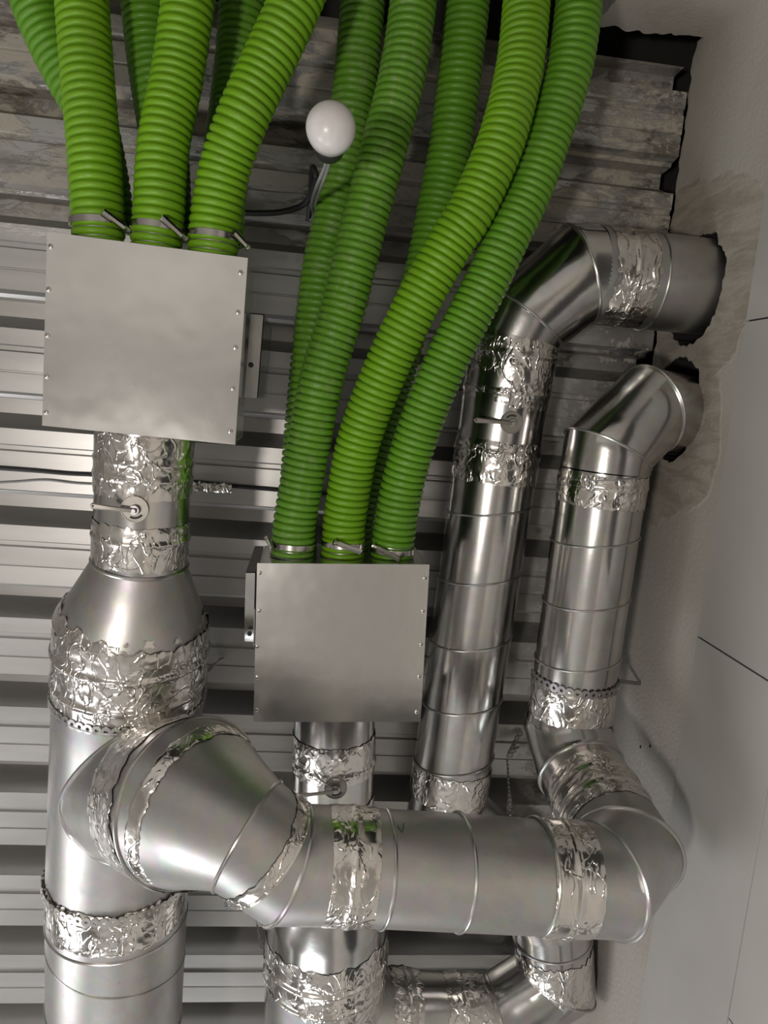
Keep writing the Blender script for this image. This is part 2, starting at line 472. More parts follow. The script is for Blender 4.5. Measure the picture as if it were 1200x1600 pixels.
# end wall: solid right-hand piece and the parapet under the hoses' opening
top = []; x = WX
while x > .50:
    top.append((x, ZE + HC - .012 + .012 * nz(x, 30, 8) + .007 * nz(x, 90, 2) - .02 * max(0, (x - .62)) / .1)); x -= .006
side = []; z = ZE + HC
while z > .02:
    side.append((.50 + .010 * nz(z, 25, 4) + .005 * nz(z, 80, 6), z)); z -= .01
out = [(.50, 0), (WX, 0)] + top + side[2:]
struct(wall_sheet('wall_back', M_plaster, out, [], lambda a, b: Vector((a, BY, b)), Vector((0, -.14, 0))))
mb = MB(); mb.box((-1.7, BY - .14, 0), (.49, BY, ZE + .70)); struct(mb.build('wall_back', M_roomwall, smooth=False))
mb = MB(); mb.box((-2.65, BY - .14, 0), (-1.7, BY, ZE + HC)); struct(mb.build('wall_back', M_roomwall, smooth=False))
mb = MB(); mb.box((-2.7, -2.6, 0), (1.1, -2.5, ZE + HC + .2)); struct(mb.build('wall_back', M_void, smooth=False))

# large wall tiles with dark open joints
ztop, zj = ZE + 1.195, ZE + .948
ys = [-.72, -.175, .3685, .901, 1.443, 1.98]
gap = .0016
def tile(y0, y1, z0, z1, label):
    m = MB(); m.box((WX - .0085, y0 + gap, z0 + gap), (WX - .0005, y1 - gap, z1 - gap))
    o = m.build('wall_tile', M_panel, smooth=False); o['label'] = label; o['category'] = 'tile'; o['group'] = 'large pale tiles on the right wall'; return o
labs = ['large pale wall tile at the right edge, above the short joint level with the upper duct hole',
        'large pale wall tile beside the lower duct hole, above the long slanting black joint',
        'large pale wall tile in the top row beside the elbow shadow, below the slanting black joint',
        'pale wall tile in the bottom right corner, below the end of the steep joint']
for i in range(2): tile(ys[i], ys[i + 1], zj, ztop, labs[i])
tile(ys[2], ys[5], zj, ztop, labs[2])
tile(ys[3], ys[4], zj - .6, zj, labs[3])
tile(ys[2], ys[3], zj - .6, zj, 'large pale wall tile at the right edge, right of the steep black joint')
m = MB(); m.box((WX - .003, ys[0], zj - .6), (WX - .0002, ys[5], ztop - .004)); struct(m.build('trim_1', M_joint, smooth=False))

# ================================================================== GREEN HOSES
def hose(P, label, mat, r=.0375):
    pts = [at(*p) for p in P]; c = catmull(pts, .003)
    L = [0]
    for a, b in zip(c[:-1], c[1:]): L.append(L[-1] + (b - a).length)
    tot = L[-1]; pitch = .0122; prof_ = ((0, -.0056), (.08, -.0050), (.17, -.0012), (.34, .0003), (.55, .0006), (.76, .0002), (.92, -.0014))
    R = []; j = 0; ref = None; n = 40
    for i in range(int(tot / pitch)):
        for f, dr in prof_:
            s = (i + f) * pitch
            while j < len(L) - 2 and L[j + 1] < s: j += 1
            t = (s - L[j]) / (L[j + 1] - L[j]); p = c[j].lerp(c[j + 1], t)
            a = max(0, j - 4); b = min(len(c) - 1, j + 5); d = (c[b] - c[a]).normalized()
            if ref is None: ref = frame(d)[0]
            ref = (ref - d * ref.dot(d)).normalized(); q = d.cross(ref)
            R.append([p + (ref * math.cos(2 * PI * k / n) + q * math.sin(2 * PI * k / n)) * (r + dr) for k in range(n)])
    m = MB(); m.rings(R, cap=True)
    o = mesh_obj('corrugated_hose', m.v, m.f, mat, sharp=80)
    o['label'] = label; o['category'] = 'hose'; o['group'] = 'green corrugated air hoses'
    return pts
hoses = {}
hoses[0] = hose([(155, 387, 1.185), (152, 330, 1.185), (146, 225, 1.19), (136, 112, 1.20), (128, 0, 1.21), (120, -120, 1.22), (115, -240, 1.22)],
     'green corrugated hose into the left box, front one nearest the left edge', M_hose)
hoses[1] = hose([(243, 397, 1.185), (248, 330, 1.185), (256, 225, 1.19), (278, 112, 1.20), (294, 0, 1.20), (306, -120, 1.21), (312, -240, 1.22)],
     'green corrugated hose into the middle of the left box top edge', M_hose)
hoses[2] = hose([(331, 408, 1.185), (337, 340, 1.185), (352, 262, 1.18), (378, 187, 1.17), (412, 112, 1.17), (463, 0, 1.17), (505, -120, 1.18), (530, -240, 1.2)],
     'green corrugated hose into the right end of the left box, curving up to the right', M_hose)
hoses[3] = hose([(170, 362, 1.275), (166, 300, 1.275), (143, 187, 1.28), (112, 125, 1.28), (82, 66, 1.28), (55, 0, 1.28), (20, -120, 1.28), (0, -220, 1.28)],
     'green corrugated hose at the top left corner, slanting behind the leftmost front hose', M_hosedeep)
hoses[4] = hose([(262, 375, 1.275), (260, 290, 1.275), (254, 210, 1.29), (243, 140, 1.30), (233, 67, 1.31), (227, 0, 1.31), (220, -120, 1.31), (215, -220, 1.31)],
     'green corrugated hose behind and between the two left front hoses', M_hosedeep)
hoses[5] = hose([(344, 385, 1.275), (348, 300, 1.28), (358, 210, 1.32), (372, 94, 1.34), (379, 0, 1.34), (384, -120, 1.34), (386, -220, 1.34)],
     'dusty green corrugated hose half hidden behind the hose that curves away from the left box', M_hosedust)
hoses[6] = hose([(457, 869, 1.275), (459, 840, 1.275), (462, 808, 1.275), (482, 699, 1.275), (504, 590, 1.27), (536, 481, 1.27), (574, 330, 1.27), (603, 220, 1.27), (630, 110, 1.28), (646, 0, 1.29), (656, -120, 1.3), (660, -220, 1.3)],
     'dusty green corrugated hose into the left end of the central box, right of the bulb', M_hosedust)
hoses[7] = hose([(535, 871, 1.275), (537, 840, 1.275), (539, 808, 1.275), (558, 699, 1.265), (597, 590, 1.25), (648, 481, 1.235), (704, 380, 1.225), (738, 325, 1.22), (783, 220, 1.22), (811, 110, 1.24), (823, 0, 1.26), (830, -120, 1.28), (832, -220, 1.28)],
     'bright green corrugated hose into the middle of the central box, sweeping up to the right', M_hose)
hoses[8] = hose([(612, 873, 1.275), (615, 840, 1.275), (630, 753, 1.27), (660, 655, 1.26), (704, 550, 1.25), (758, 445, 1.245), (794, 367, 1.245), (826, 300, 1.25), (858, 210, 1.255), (890, 105, 1.26), (905, 0, 1.27), (912, -100, 1.28), (914, -220, 1.28)],
     'green corrugated hose into the right end of the central box, rightmost of all hoses', M_hosedeep)
hoses[9] = hose([(462, 868, 1.36), (466, 800, 1.36), (474, 700, 1.36), (481, 626, 1.36), (492, 518, 1.36), (505, 420, 1.36), (523, 340, 1.36), (541, 240, 1.36), (557, 110, 1.36), (567, 0, 1.36), (572, -120, 1.36), (575, -220, 1.36)],
     'dusty green corrugated hose running directly behind the white bulb', M_hosedust)
hoses[10] = hose([(545, 868, 1.36), (560, 780, 1.36), (600, 640, 1.36), (640, 500, 1.36), (664, 427, 1.36), (684, 330, 1.36), (705, 220, 1.355), (719, 110, 1.355), (731, 0, 1.355), (738, -120, 1.355), (740, -220, 1.355)],
     'green corrugated hose passing behind the sweeping bright hose, top centre right', M_hosedeep)

# hose clamps
def clamp(px, py, h, d, label, a0, a1, tilt):
    c = at(px, py, h); d = d.normalized(); t = thing('hose_clamp', label, 'clamp', c, 'steel clamps on the hose ends')
    toward = (EYE - c); toward = (toward - d * toward.dot(d)).normalized(); q = d.cross(toward)  # q points right
    if q.x < 0: q = -q
    R = []; n = 64
    for rr, zz in ((.0383, -.0045), (.0396, -.0045), (.0396, .0045), (.0383, .0045)):
        R.append([c + d * zz + (toward * math.cos(2 * PI * k / n) + q * math.sin(2 * PI * k / n)) * rr for k in range(n)])
    m = MB(); m.rings(R, closed=True); m.build('band', M_bright, t, sharp=30)
    # straight worm-drive housing laid obliquely across the band, thread cut into its outer face
    pA = c + (toward * math.cos(a0) + q * math.sin(a0)) * .0432 - d * tilt * .5
    pB = c + (toward * math.cos(a1) + q * math.sin(a1)) * .0432 + d * tilt * .5
    ax = (pB - pA).normalized(); mid = (pA + pB) / 2; ou = mid - c; ou = (ou - ax * ou.dot(ax)).normalized(); wv = ax.cross(ou)
    ou2 = ou * .0022; rows = []; N = 40
    shift = ou * (.0432 - (mid - c).dot(ou))
    for i in range(N + 1):
        p = pA.lerp(pB, i / N) + shift; hgt = .0030 + (.0009 if i % 2 else 0)
        rows.append([p - wv * .0042 - ou * .002, p - wv * .0042 + ou * (hgt - .0012), p + ou * hgt, p + wv * .0042 + ou * (hgt - .0012), p + wv * .0042 - ou * .002])
    m = MB(); m.rings(rows, cap=True); hs_ = m.build('worm_housing', M_bright, t, sharp=20)
    m = MB(); b = pB + shift; m.wire([b - ax * .001, b + ax * .006], .0034, 6); m.build('screw', M_screw, hs_, smooth=False)
    m = MB(); m.wire([b + ax * .006, b + ax * .0085], .0052, 16); m.build('screw_head', M_screw, hs_)
    return t
up = lambda k: (hoses[k][1] - hoses[k][0])
clamp(152, 349, 1.185, up(0), 'steel clamp on the leftmost hose end at the left box', .15, .95, -.016)
clamp(247, 357, 1.185, up(1), 'steel clamp on the middle hose end at the left box', .05, .85, -.018)
clamp(336, 371, 1.185, up(2), 'steel clamp on the right hose end at the left box', .55, 1.35, -.010)
clamp(459, 850, 1.275, up(6), 'steel clamp on the left hose end at the central box', -.9, -1.45, .010)
clamp(537, 848, 1.275, up(7), 'steel clamp on the middle hose end at the central box', .75, -.25, .014)
clamp(613, 858, 1.275, up(8), 'steel clamp on the right hose end at the central box', .35, -.65, .016)

# ================================================================== DISTRIBUTION BOXES
def dist_box(corners, h, depth, label, screws, spig):
    q = [at(c_[0], c_[1], h + (c_[2] if len(c_) > 2 else 0)) for c_ in corners]; cc = sum(q, Vector()) / 4
    nl = (q[1] - q[0]).cross(q[3] - q[0]).normalized()
    t = thing('distribution_box', label, 'box', cc + Vector((0, 0, depth)), None)
    ins = [p + (cc - p).normalized() * .0025 for p in q]
    m = MB(); m.prism([p + Vector((0, 0, .0012)) for p in ins], Vector((0, 0, depth))); b = m.build('body', M_box, t, smooth=False)
    bev = b.modifiers.new('bevel', 'BEVEL'); bev.width = .0015; bev.segments = 2
    m = MB(); m.prism(q, Vector((0, 0, .0012)))
    # folded lip of the lid along both long sides
    for a, b2 in ((0, 3), (1, 2)):
        p0, p1 = q[a], q[b2]; inn = (q[(a + 1) % 4 if a == 0 else 0] - p0).normalized() * -.0012
        m.prism([p0, p1, p1 + inn, p0 + inn], Vector((0, 0, .022)))
    l = m.build('lid', M_box, t, smooth=False)
    for (sx, sy) in screws:
        ry = ray(sx, sy); p = EYE + ry * ((cc - EYE).dot(nl) / ry.dot(nl)); m = MB()
        R = [[p + Vector((math.cos(2 * PI * k / 14) * r, math.sin(2 * PI * k / 14) * r, -z)) for k in range(14)] for r, z in ((.0036, 0), (.0034, .0012), (.0024, .0019), (.0013, .0021))]
        m.rings(R, cap=True); s = m.build('rivet', M_screw, t)
        m = MB(); R = [[p + Vector((math.cos(2 * PI * k / 10) * r, math.sin(2 * PI * k / 10) * r, -z)) for k in range(10)] for r, z in ((.0012, .0020), (.0012, .0024))]
        m.rings(R, cap=True); m.build('rivet_core', M_screwhole, s)
    for k in spig:      # spigots that carry the hose ends
        a = hoses[k][0]; d = up(k).normalized(); m = MB(); R = []
        u, v, _ = frame(d)
        for s_, r in ((-.004, .033), (.0015, .033), (.0016, .0395), (.0030, .0395), (.0032, .033), (.03, .033)):
            R.append([a + d * s_ + (u * math.cos(2 * PI * i / 40) + v * math.sin(2 * PI * i / 40)) * r for i in range(40)])
        m.rings(R); m.build('spigot', M_dirtysteel, t, sharp=30)
    return t, q
box1, q1 = dist_box([(75, 362, .018), (386, 403, .018), (366, 695, -.016), (67, 665, -.016)], 1.120, .155, 'square grey sheet-metal box at left with riveted lid, under three green hoses',
    [(79, 385), (76, 452), (74, 524), (73, 588), (72, 644), (376, 426), (372, 488), (368, 543), (364, 607), (360, 674)], [0, 1, 2])
box2, q2 = dist_box([(403, 880), (670, 882), (656, 1128), (397, 1128)], 1.205, .15, 'square grey sheet-metal box at the centre with riveted lid, lower of the two boxes',
    [(406, 895), (405, 954), (402, 1010), (402, 1058), (401, 1109), (664, 904), (661, 955), (658, 1007), (655, 1057), (651, 1112)], [6, 7, 8])

def bracket(corners, h, depth, label, dimple, curved=0.0):
    q = [at(x, y, h) for x, y in corners]
    t = thing('hanging_bracket', label, 'bracket', sum(q, Vector()) / 4 + Vector((0, 0, depth)), None)
    m = MB(); N = 14; rows = []
    # a bent strip whose far end curls up towards the ceiling
    for i in range(N + 1):
        s = i / N; l = q[0].lerp(q[3], s); r = q[1].lerp(q[2], s); z = Vector((0, 0, curved * max(0, s - .55) ** 2 * 5))
        rows.append([l + z, r + z, r + z + Vector((0, 0, .0015)), l + z + Vector((0, 0, .0015))])
    m.rings(rows, cap=True); m.build('plate', M_bright, t, sharp=40)
    m = MB(); rt = (q[1] - q[0]).normalized() * .0015
    for e in ((q[1], q[2]),):
        m.prism([e[0], e[1], e[1] - rt, e[0] - rt], Vector((0, 0, depth)))
    tp = (q[3] - q[0]).normalized() * .0015
    m.prism([q[0], q[1], q[1] + tp, q[0] + tp], Vector((0, 0, depth)))
    m.build('side_flange', M_bright, t, smooth=False)
    p = at(dimple[0], dimple[1], h - .001); m = MB(); m.wire([p + Vector((0, 0, .002)), p + Vector((0, 0, -.0015))], .0042, 14); m.build('screw_hole', M_screwhole, t)
    return t
bracket([(392, 489), (413, 491), (403, 622), (382, 621)], 1.215, .24, 'bright steel mounting bracket on the right side of the left box', (392, 570))
bracket([(384, 894), (400, 894), (397, 1009), (381, 1008)], 1.265, .22, 'bright steel mounting bracket on the left side of the central box', (390, 990), .02)

# ================================================================== DAMPER HANDLE
def damper_handle(parent, px, py, axp, r, lever_px, d, mat=M_dial, wire_px=None):
    """dial and lever on the near side of a collar of radius r whose axis is axis_h above the eye"""
    d = d.normalized(); ry = ray(px, py)            # where this direction meets the collar's near side
    w0 = EYE - axp; w0 = w0 - d * w0.dot(d); q0 = ry - d * ry.dot(d)
    A_ = q0.dot(q0); B_ = 2 * q0.dot(w0); C_ = w0.dot(w0) - r * r
    p = EYE + ry * ((-B_ - math.sqrt(max(0, B_ * B_ - 4 * A_ * C_))) / (2 * A_))
    n = p - axp; n = (n - d * n.dot(d)).normalized(); h = p.z - EYE.z
    c = p + n * .001; u = d; v = u.cross(n)
    def disc(m, rr, z0, z1, N=40, cen=c, ri=None):
        R = []
        prof2 = ((ri or 0.0001, z0), (rr, z0), (rr, z1 - .0006), (rr - .0006, z1), (ri or .0001, z1))
        for q_, z in prof2: R.append([cen + n * z + (u * math.cos(2 * PI * k / N) + v * math.sin(2 * PI * k / N)) * q_ for k in range(N)])
        m.rings(R, closed=bool(ri))
    m = MB(); disc(m, .0205, -.006, .0025); disc(m, .0205, .0025, .0042, ri=.0185); dial = m.build('damper_dial', mat, parent, sharp=30)
    m = MB(); disc(m, .0075, .0025, .010); disc(m, .0035, .010, .016); m.build('hub_nut', M_dirtysteel, dial, sharp=30)
    # slot
    m = MB(); rows = []
    for i in range(13):
        a = lerp(2.2, 3.6, i / 12); e = u * math.cos(a) * -1 + v * math.sin(a) * -1
        rows.append([c + e * .0115 + n * .0026, c + e * .0150 + n * .0026, c + e * .0150 + n * .0031, c + e * .0115 + n * .0031])
    m.rings(rows, cap=True); m.build('dial_slot', M_screwhole, dial)
    # lever
    e_ = at(lever_px[0], lever_px[1], h); ld = (e_ - c); ld = (ld - n * ld.dot(n)); Ln = ld.length; ld.normalize(); lw = n.cross(ld)
    m = MB(); rows = []; N = 22
    for i in range(N + 1):
        s = i / N; x = lerp(-.004, Ln + .004, s)
        wd = .0034 + .0018 * max(0, (s - .55) / .45)
        if x > Ln - .001: wd *= math.sqrt(max(.02, 1 - ((x - Ln + .001) / .0052) ** 2))
        z = .012 + .004 * math.sin(min(1, s * 1.5) * PI / 2)
        for_z = c + ld * x + n * z
        rows.append([for_z + lw * wd, for_z + lw * wd * .6 + n * .0015, for_z - lw * wd * .6 + n * .0015, for_z - lw * wd, for_z - lw * wd * .9 - n * .001, for_z + lw * wd * .9 - n * .001])
    m.rings(rows, cap=True); lev = m.build('damper_lever', mat, parent, sharp=35)
    m = MB(); ec = c + ld * Ln + n * .0172; m.wire([ec, ec + n * .0008], .0016, 12); m.build('lever_eye', M_screwhole, lev)
    if wire_px:
        pts = [c + n * .006]
        for x, y in wire_px: pts.append(at(x, y, h - .012))
        m = MB(); m.wire(catmull(pts, .004), .0016, 8); m.build('tie_wire', M_dirtysteel, dial)

# ================================================================== LEFT MAIN LINE
A0 = at(228, 672, 1.19); A1 = at(219, 877, 1.20); A2 = at(208, 968, 1.225); A3 = at(203, 1080, 1.245); A4 = at(186, 1362, 1.275); A5 = at(176, 1760, 1.29)
dA = (A1 - A0).normalized()
t = thing('damper_collar', 'round duct collar with damper lever between the left box and the cone', 'duct', A0)
tube(t, [A0, A1], .0735, after=A2)
tape(t, A0 + dA * .002, A0.lerp(A1, .46), .074, wrinkle=.0026, ridge=((.45, .002), (.7, .002)))
tape(t, A0.lerp(A1, .665), A1 - dA * .002, .074, wrinkle=.0018, ridge=((.38, .002),))
damper_handle(t, 211, 795, A0, .0735, (150, 786), dA)
t = thing('duct_reducer', 'wide sheet-metal cone widening down from the left damper collar', 'duct', A1)
tube(t, [A1, A2, A3], [.0735, .122, .1245], M_ductdull, beads=(0,), bead_r=.0035, before=A0, after=A4)
dA2 = (A3 - A2).normalized()
# tape on the cone foot and on the joint below
tape(t, A1.lerp(A2, .78), A2 + dA2 * .002, .1115, .1235, wrinkle=.0028, ragged=.012, lift=.002)
tape(t, A2, A2.lerp(A3, .99), .1225, .1250, wrinkle=.0034, ragged=.012, ridge=((.35, .004), (.75, .003)), lift=.002)
bead(t, A3, dA2, .1265, .003)
t = thing('duct_tee', 'large round tee duct at left with a branch turning toward the cone', 'duct', A3)
tube(t, [A3, A4], .1245, M_ductdull, before=A2, after=A5)
B0 = at(205, 1225, 1.24); B1 = at(302, 1254, 1.045)
dB = (B1 - B0).normalized()
S0 = B0
B2 = at(388, 1305, .965); B3 = at(447, 1348, .975); B4 = at(534, 1351, .98)
tube(t, [S0, B1], .1225, M_ductdull, name='branch_collar', after=B2)
tape(t, B0.lerp(B1, .62), B1 - dB * .004, .1235, wrinkle=.0022, ragged=.01)
# solder-like foil line where the branch meets the body: fillet ring along the intersection
def saddle(parent, a0, a1, R, b0, b1, r, wid=.004, mat=M_foil, name='joint_tape', flat=0.5, part=(0, 1)):
    ua, va, da = frame(a1 - a0); ub, vb, db = frame(b1 - b0); pts = []
    for k in range(140):
        if not part[0] <= k / 140 <= part[1]: continue
        an = 2 * PI * k / 140; o = b0 + (ub * math.cos(an) + vb * math.sin(an)) * r
        # intersect line o + s*db with cylinder (a0, da, R): farthest s
        w0 = o - a0; w0 = w0 - da * w0.dot(da); dd = db - da * db.dot(da)
        A_ = dd.dot(dd); B_ = 2 * w0.dot(dd); C_ = w0.dot(w0) - R * R; D_ = B_ * B_ - 4 * A_ * C_
        if D_ < 0: s = -B_ / (2 * A_)
        else: s = (-B_ + math.sqrt(D_)) / (2 * A_)
        pts.append(o + db * s)
    m = MB(); m.wire(pts, wid, 8, closed=True); return m.build(name, mat, parent)
saddle(t, A3, A4, .1245, B0, B1, .1225, .0035, M_seam)
tape(t, A4 - (A4 - A3).normalized() * .010, A4 + (A5 - A4).normalized() * .070, .1250, .1235, wrinkle=.0026, ragged=.008, ridge=((.1, .003),))
t = thing('spiral_duct', 'thick spiral-seamed duct leaving the bottom left of the picture', 'duct', A5)
tube(t, [A4, A5], [.1245, .1215], M_ductdull, before=A3)
bead(t, A4 + (A5 - A4).normalized() * .085, A5 - A4, .124, .0022)
spiral(t, A4 + (A5 - A4).normalized() * .085, A5, .1225, .13, PI * 1.0, hand=-1)

# branch cone, elbow, long cross duct
C1 = at(944, 1374, .98)
C2 = Vector((.553, C1.y - .004, C1.z + .060))
C3 = Vector((.553, C1.y - .03, ZE + 1.25)); C4 = Vector((.549, C3.y - .058, ZE + 1.315))
dBc = (B2 - B1).normalized()
t = thing('duct_reducer', 'smooth sheet-metal cone narrowing from the large tee to the cross duct', 'duct', B1)
tube(t, [B1, B2], [.1225, .0815], M_ductdull, before=B0, after=B3, beads=(0, 1), bead_r=.0028)
tape(t, B1 + dBc * .004, B1 + dBc * .026, .1195, .1125, wrinkle=.0022, ragged=.006, lift=.003)
t = thing('duct_elbow', 'sheet-metal elbow between the smooth cone and the long cross duct', 'duct', B3)
tube(t, [B2, B3, B4], [.0815, .0805, .080], M_ductdull, beads=(1,), before=B1, after=C1)
tape(t, B2.lerp(B3, .2), B2.lerp(B3, .5), .0815, wrinkle=.0012)
dBd = (B3 - B2).normalized(); bead(t, B2.lerp(B3, .48), dBd, .083, .0024, mat=M_foil, name='tape_edge')
dC = (C1 - B4).normalized()
t = thing('spiral_duct', 'long horizontal spiral duct crossing in front of the two upright ducts', 'duct', B4)
E1 = at(870, 1370, .98)
tube(t, [B4, E1], .0797, M_ductdull)
tape(t, snap(B4, C1, at(508, 1350, .98)), snap(B4, C1, at(583, 1353, .98)), .0802, wrinkle=.0014, ragged=.001, ridge=((.52, .0022),))
for px_ in (596, 714, 836):
    a_ = at(px_, 1354 + (px_ - 590) * .05, .98); m = MB(); u, v, d_ = frame(dC)
    m.wire([a_ + d_ * (.0085 * math.cos(2 * PI * k / 72 + .4)) + (u * math.cos(2 * PI * k / 72) + v * math.sin(2 * PI * k / 72)) * .0805 for k in range(72)], .0026, 8, closed=True)
    m.build('spiral_seam', M_seam, t)
def on_duct(px, py, A, d, r):
    d = d.normalized(); ry = ray(px, py); w0 = EYE - A; w0 = w0 - d * w0.dot(d); q0 = ry - d * ry.dot(d)
    a_ = q0.dot(q0); b_ = 2 * q0.dot(w0); c_ = w0.dot(w0) - r * r
    return EYE + ry * ((-b_ - math.sqrt(max(0, b_ * b_ - 4 * a_ * c_))) / (2 * a_))
m = MB(); m.wire([on_duct(x, y, B4, dC, .0799) for x, y in ((621, 1290), (624, 1295), (629, 1301), (630, 1294), (631, 1286))], .0007, 6); m.build('pen_mark', M_screwhole, t)
t = thing('duct_elbow', 'large two-seam elbow at the right end of the cross duct, against the wall', 'duct', C1)
dC4 = (C3 - C2).normalized()
tube(t, [E1, C1, C2, C2.lerp(C3, .22)], .0800, M_ductdull, beads=(1, 2), bead_r=.0036)
tape(t, snap(B4, C1, at(840, 1369, .98)), snap(B4, C1, at(912, 1372, .98)), .0806, wrinkle=.0014, ragged=.001, ridge=((.5, .002),))
t = thing('duct_connector', 'short foil-wrapped duct between the right elbow and the duct by the wall', 'duct', C3)
tube(t, [C2.lerp(C3, .2), C2.lerp(C3, .85)], .0790, M_duct)
tape(t, C2.lerp(C3, .24), C2.lerp(C3, .8), .0790, wrinkle=.0022, ridge=((.3, .003), (.66, .003)))

# ================================================================== DUCT BESIDE THE WALL (right)
D1 = at(889, 1128, 1.315); D2 = at(897, 1060, 1.315); D3 = at(944, 735, 1.305); D4 = at(949, 704, 1.305); D5 = at(1012, 641, 1.335)
D6 = Vector((WX + .12, P_lo.y - .004, ZE + 1.45))
t = thing('duct_elbow', 'sheet-metal elbow at the foot of the duct beside the wall', 'duct', C4)
C4 = Vector((D1.x - .004, C4.y, D1.z)); C3 = Vector((C3.x, C3.y, C3.z))
tube(t, [C2.lerp(C3, .78), C3, C4, D1 + (D1 - D2).normalized() * -.02], .0800, M_duct, beads=(1,), bead_r=.0036)
bead(t, D1, D2 - D1, .082, .0028)
dD = (D3 - D2).normalized()
t = thing('spiral_duct', 'spiral duct running up beside the right wall, with foil at both ends', 'duct', D2)
tube(t, [D1, D2, D3], .0785, M_duct)
for f in (.115, .40, .69, .985):
    a_ = D2.lerp(D3, f); u, v, d_ = frame(dD); m = MB()
    m.wire([a_ + d_ * (.012 * math.sin(2 * PI * k / 72)) + (u * math.cos(2 * PI * k / 72) + v * math.sin(2 * PI * k / 72)) * .0793 for k in range(72)], .0019, 8, closed=True)
    m.build('spiral_seam', M_seam, t)
tape(t, snap(D1, D2, at(891, 1118, 1.315)), snap(D1, D2, at(897, 1062, 1.315)), .0792, wrinkle=.0026, ragged=.008)
tape(t, snap(D2, D3, at(937, 786, 1.306)), snap(D2, D3, at(944, 738, 1.305)), .0790, wrinkle=.0022, ragged=.004, ridge=((.66, .002),))
t = thing('duct_elbow', 'two-piece elbow bending from the wall-side duct into the lower wall hole', 'duct', D4)
tube(t, [D3, D4, D5, D6], [.0795, .0795, .0795, .060], M_bright, beads=(1, 2), bead_r=.0026)

# ================================================================== MIDDLE UPRIGHT DUCT
G0 = at(696, 1268, 1.43); G1 = at(701, 1235, 1.43); G2 = at(709, 1178, 1.43); G3 = at(771, 745, 1.42); G4 = at(779, 690, 1.42); G5 = at(793, 600, 1.41); G6 = at(806, 528, 1.405); G7 = at(822, 498, 1.40); G8 = at(903, 430, 1.395)
G9 = at(925, 431, 1.396); G10 = at(1010, 440, 1.40); G11 = Vector((WX + .17, P_up.y, P_up.z))
t = thing('spiral_duct', 'tall leaning spiral duct between the central box and the wall-side duct', 'duct', G2)
tube(t, [G1, G2, G3], .0815, M_duct)
dG = (G3 - G2).normalized(); u, v, d_ = frame(dG)
for f in (-.005, .215, .44, .665, .895):
    a_ = G2.lerp(G3, f); m = MB()
    m.wire([a_ + d_ * (.015 * math.sin(2 * PI * k / 72)) + (u * math.cos(2 * PI * k / 72) + v * math.sin(2 * PI * k / 72)) * .0823 for k in range(72)], .0021, 8, closed=True)
    m.build('spiral_seam', M_seam, t)
tape(t, snap(G1, G2, at(701, 1238, 1.43)), snap(G1, G2, at(708, 1190, 1.43)), .0820, wrinkle=.0018)
t = thing('damper_collar', 'foil-wrapped duct section with a damper lever under the rightmost hose', 'duct', G4)
tube(t, [G3, G4, G5, G6], .0825, M_duct, after=G7)
tape(t, snap(G3, G4, at(771, 751, 1.42)), snap(G3, G4, at(781, 688, 1.42)), .0825, wrinkle=.0022, ridge=((.72, .002),))
tape(t, snap(G4, G6, at(789, 632, 1.412)), snap(G4, G6, at(806, 530, 1.405)), .0828, wrinkle=.0026, ridge=((.22, .002), (.78, .002)))
damper_handle(t, 799, 660, G4, .083, (742, 655), (G5 - G4).normalized())
t = thing('duct_elbow', 'two-piece shiny elbow at the top of the leaning duct, turning right', 'duct', G7)
tube(t, [G6, G7, G8, G9], [.0825, .084, .0875, .088], M_bright, beads=(1, 2), bead_r=.0026, before=G5)
t = thing('wall_duct', 'short dull duct entering the upper wall hole, with a foil band', 'duct', G10)
tube(t, [G9, G11], .0880, M_ductdull)
tape(t, snap(G9, G11, at(935, 433, 1.396)), snap(G9, G11, at(998, 439, 1.40)), .0880, wrinkle=.0018, ridge=((.5, .002),))
bead(t, at(1012, 440, 1.40), G11 - G10, .0895, .0028)
# lower elbows of the same run: re-appearing under the cross duct
H1 = at(838, 1385, 1.41); H2 = at(862, 1440, 1.39); H3 = at(868, 1530, 1.385); H4 = at(775, 1588, 1.375); H5 = at(700, 1590, 1.37)
t = thing('duct_elbow', 'elbow at the foot of the leaning duct, bending right behind the cross duct', 'duct', G0)
tube(t, [G1, G0, H1, H2], .0815, M_duct, beads=(1, 2), before=G2, after=H3)
t = thing('duct_elbow', 'foil-wrapped elbow below the cross duct, in the bottom corner by the wall', 'duct', H3)
tube(t, [H2, H3, H4, H5.lerp(H4, .6)], .0815, M_bright, beads=(1, 2), bead_r=.0026, before=H1)
bead(t, at(863, 1462, 1.39), H3 - H2, .083, .0028)
tape(t, snap(H2, H3, at(864, 1474, 1.389)), snap(H2, H3, at(867, 1532, 1.386)), .0820, wrinkle=.003, ragged=.012)

# ================================================================== CENTRAL BOX OUTLET
K0 = at(523, 1085, 1.28); K1 = at(520, 1285, 1.28); K2 = at(512, 1400, 1.33); K3 = at(511, 1440, 1.345); K4 = at(508, 1500, 1.355); K5 = at(500, 1760, 1.36)
dK = (K1 - K0).normalized()
t = thing('damper_collar', 'round duct collar with dull damper dial under the central box', 'duct', K0)
tube(t, [K0, K1], .0740, M_duct, after=K2)
tape(t, snap(K0, K1, at(522, 1142, 1.28)), snap(K0, K1, at(521, 1198, 1.28)), .0750, wrinkle=.0024, ridge=((.75, .002),))
tape(t, snap(K0, K1, at(521, 1238, 1.28)), snap(K0, K1, at(520, 1270, 1.28)), .0750, wrinkle=.0022)
damper_handle(t, 524, 1230, K0, .0745, (462, 1235), dK, wire_px=[(508, 1224), (497, 1216), (491, 1206)])
t = thing('duct_reducer', 'sheet-metal cone mostly hidden behind the cross duct, above the foiled joint', 'duct', K1)
tube(t, [K1, K2, K3], [.0740, .120, .1215], M_bright, before=K0, after=K5)
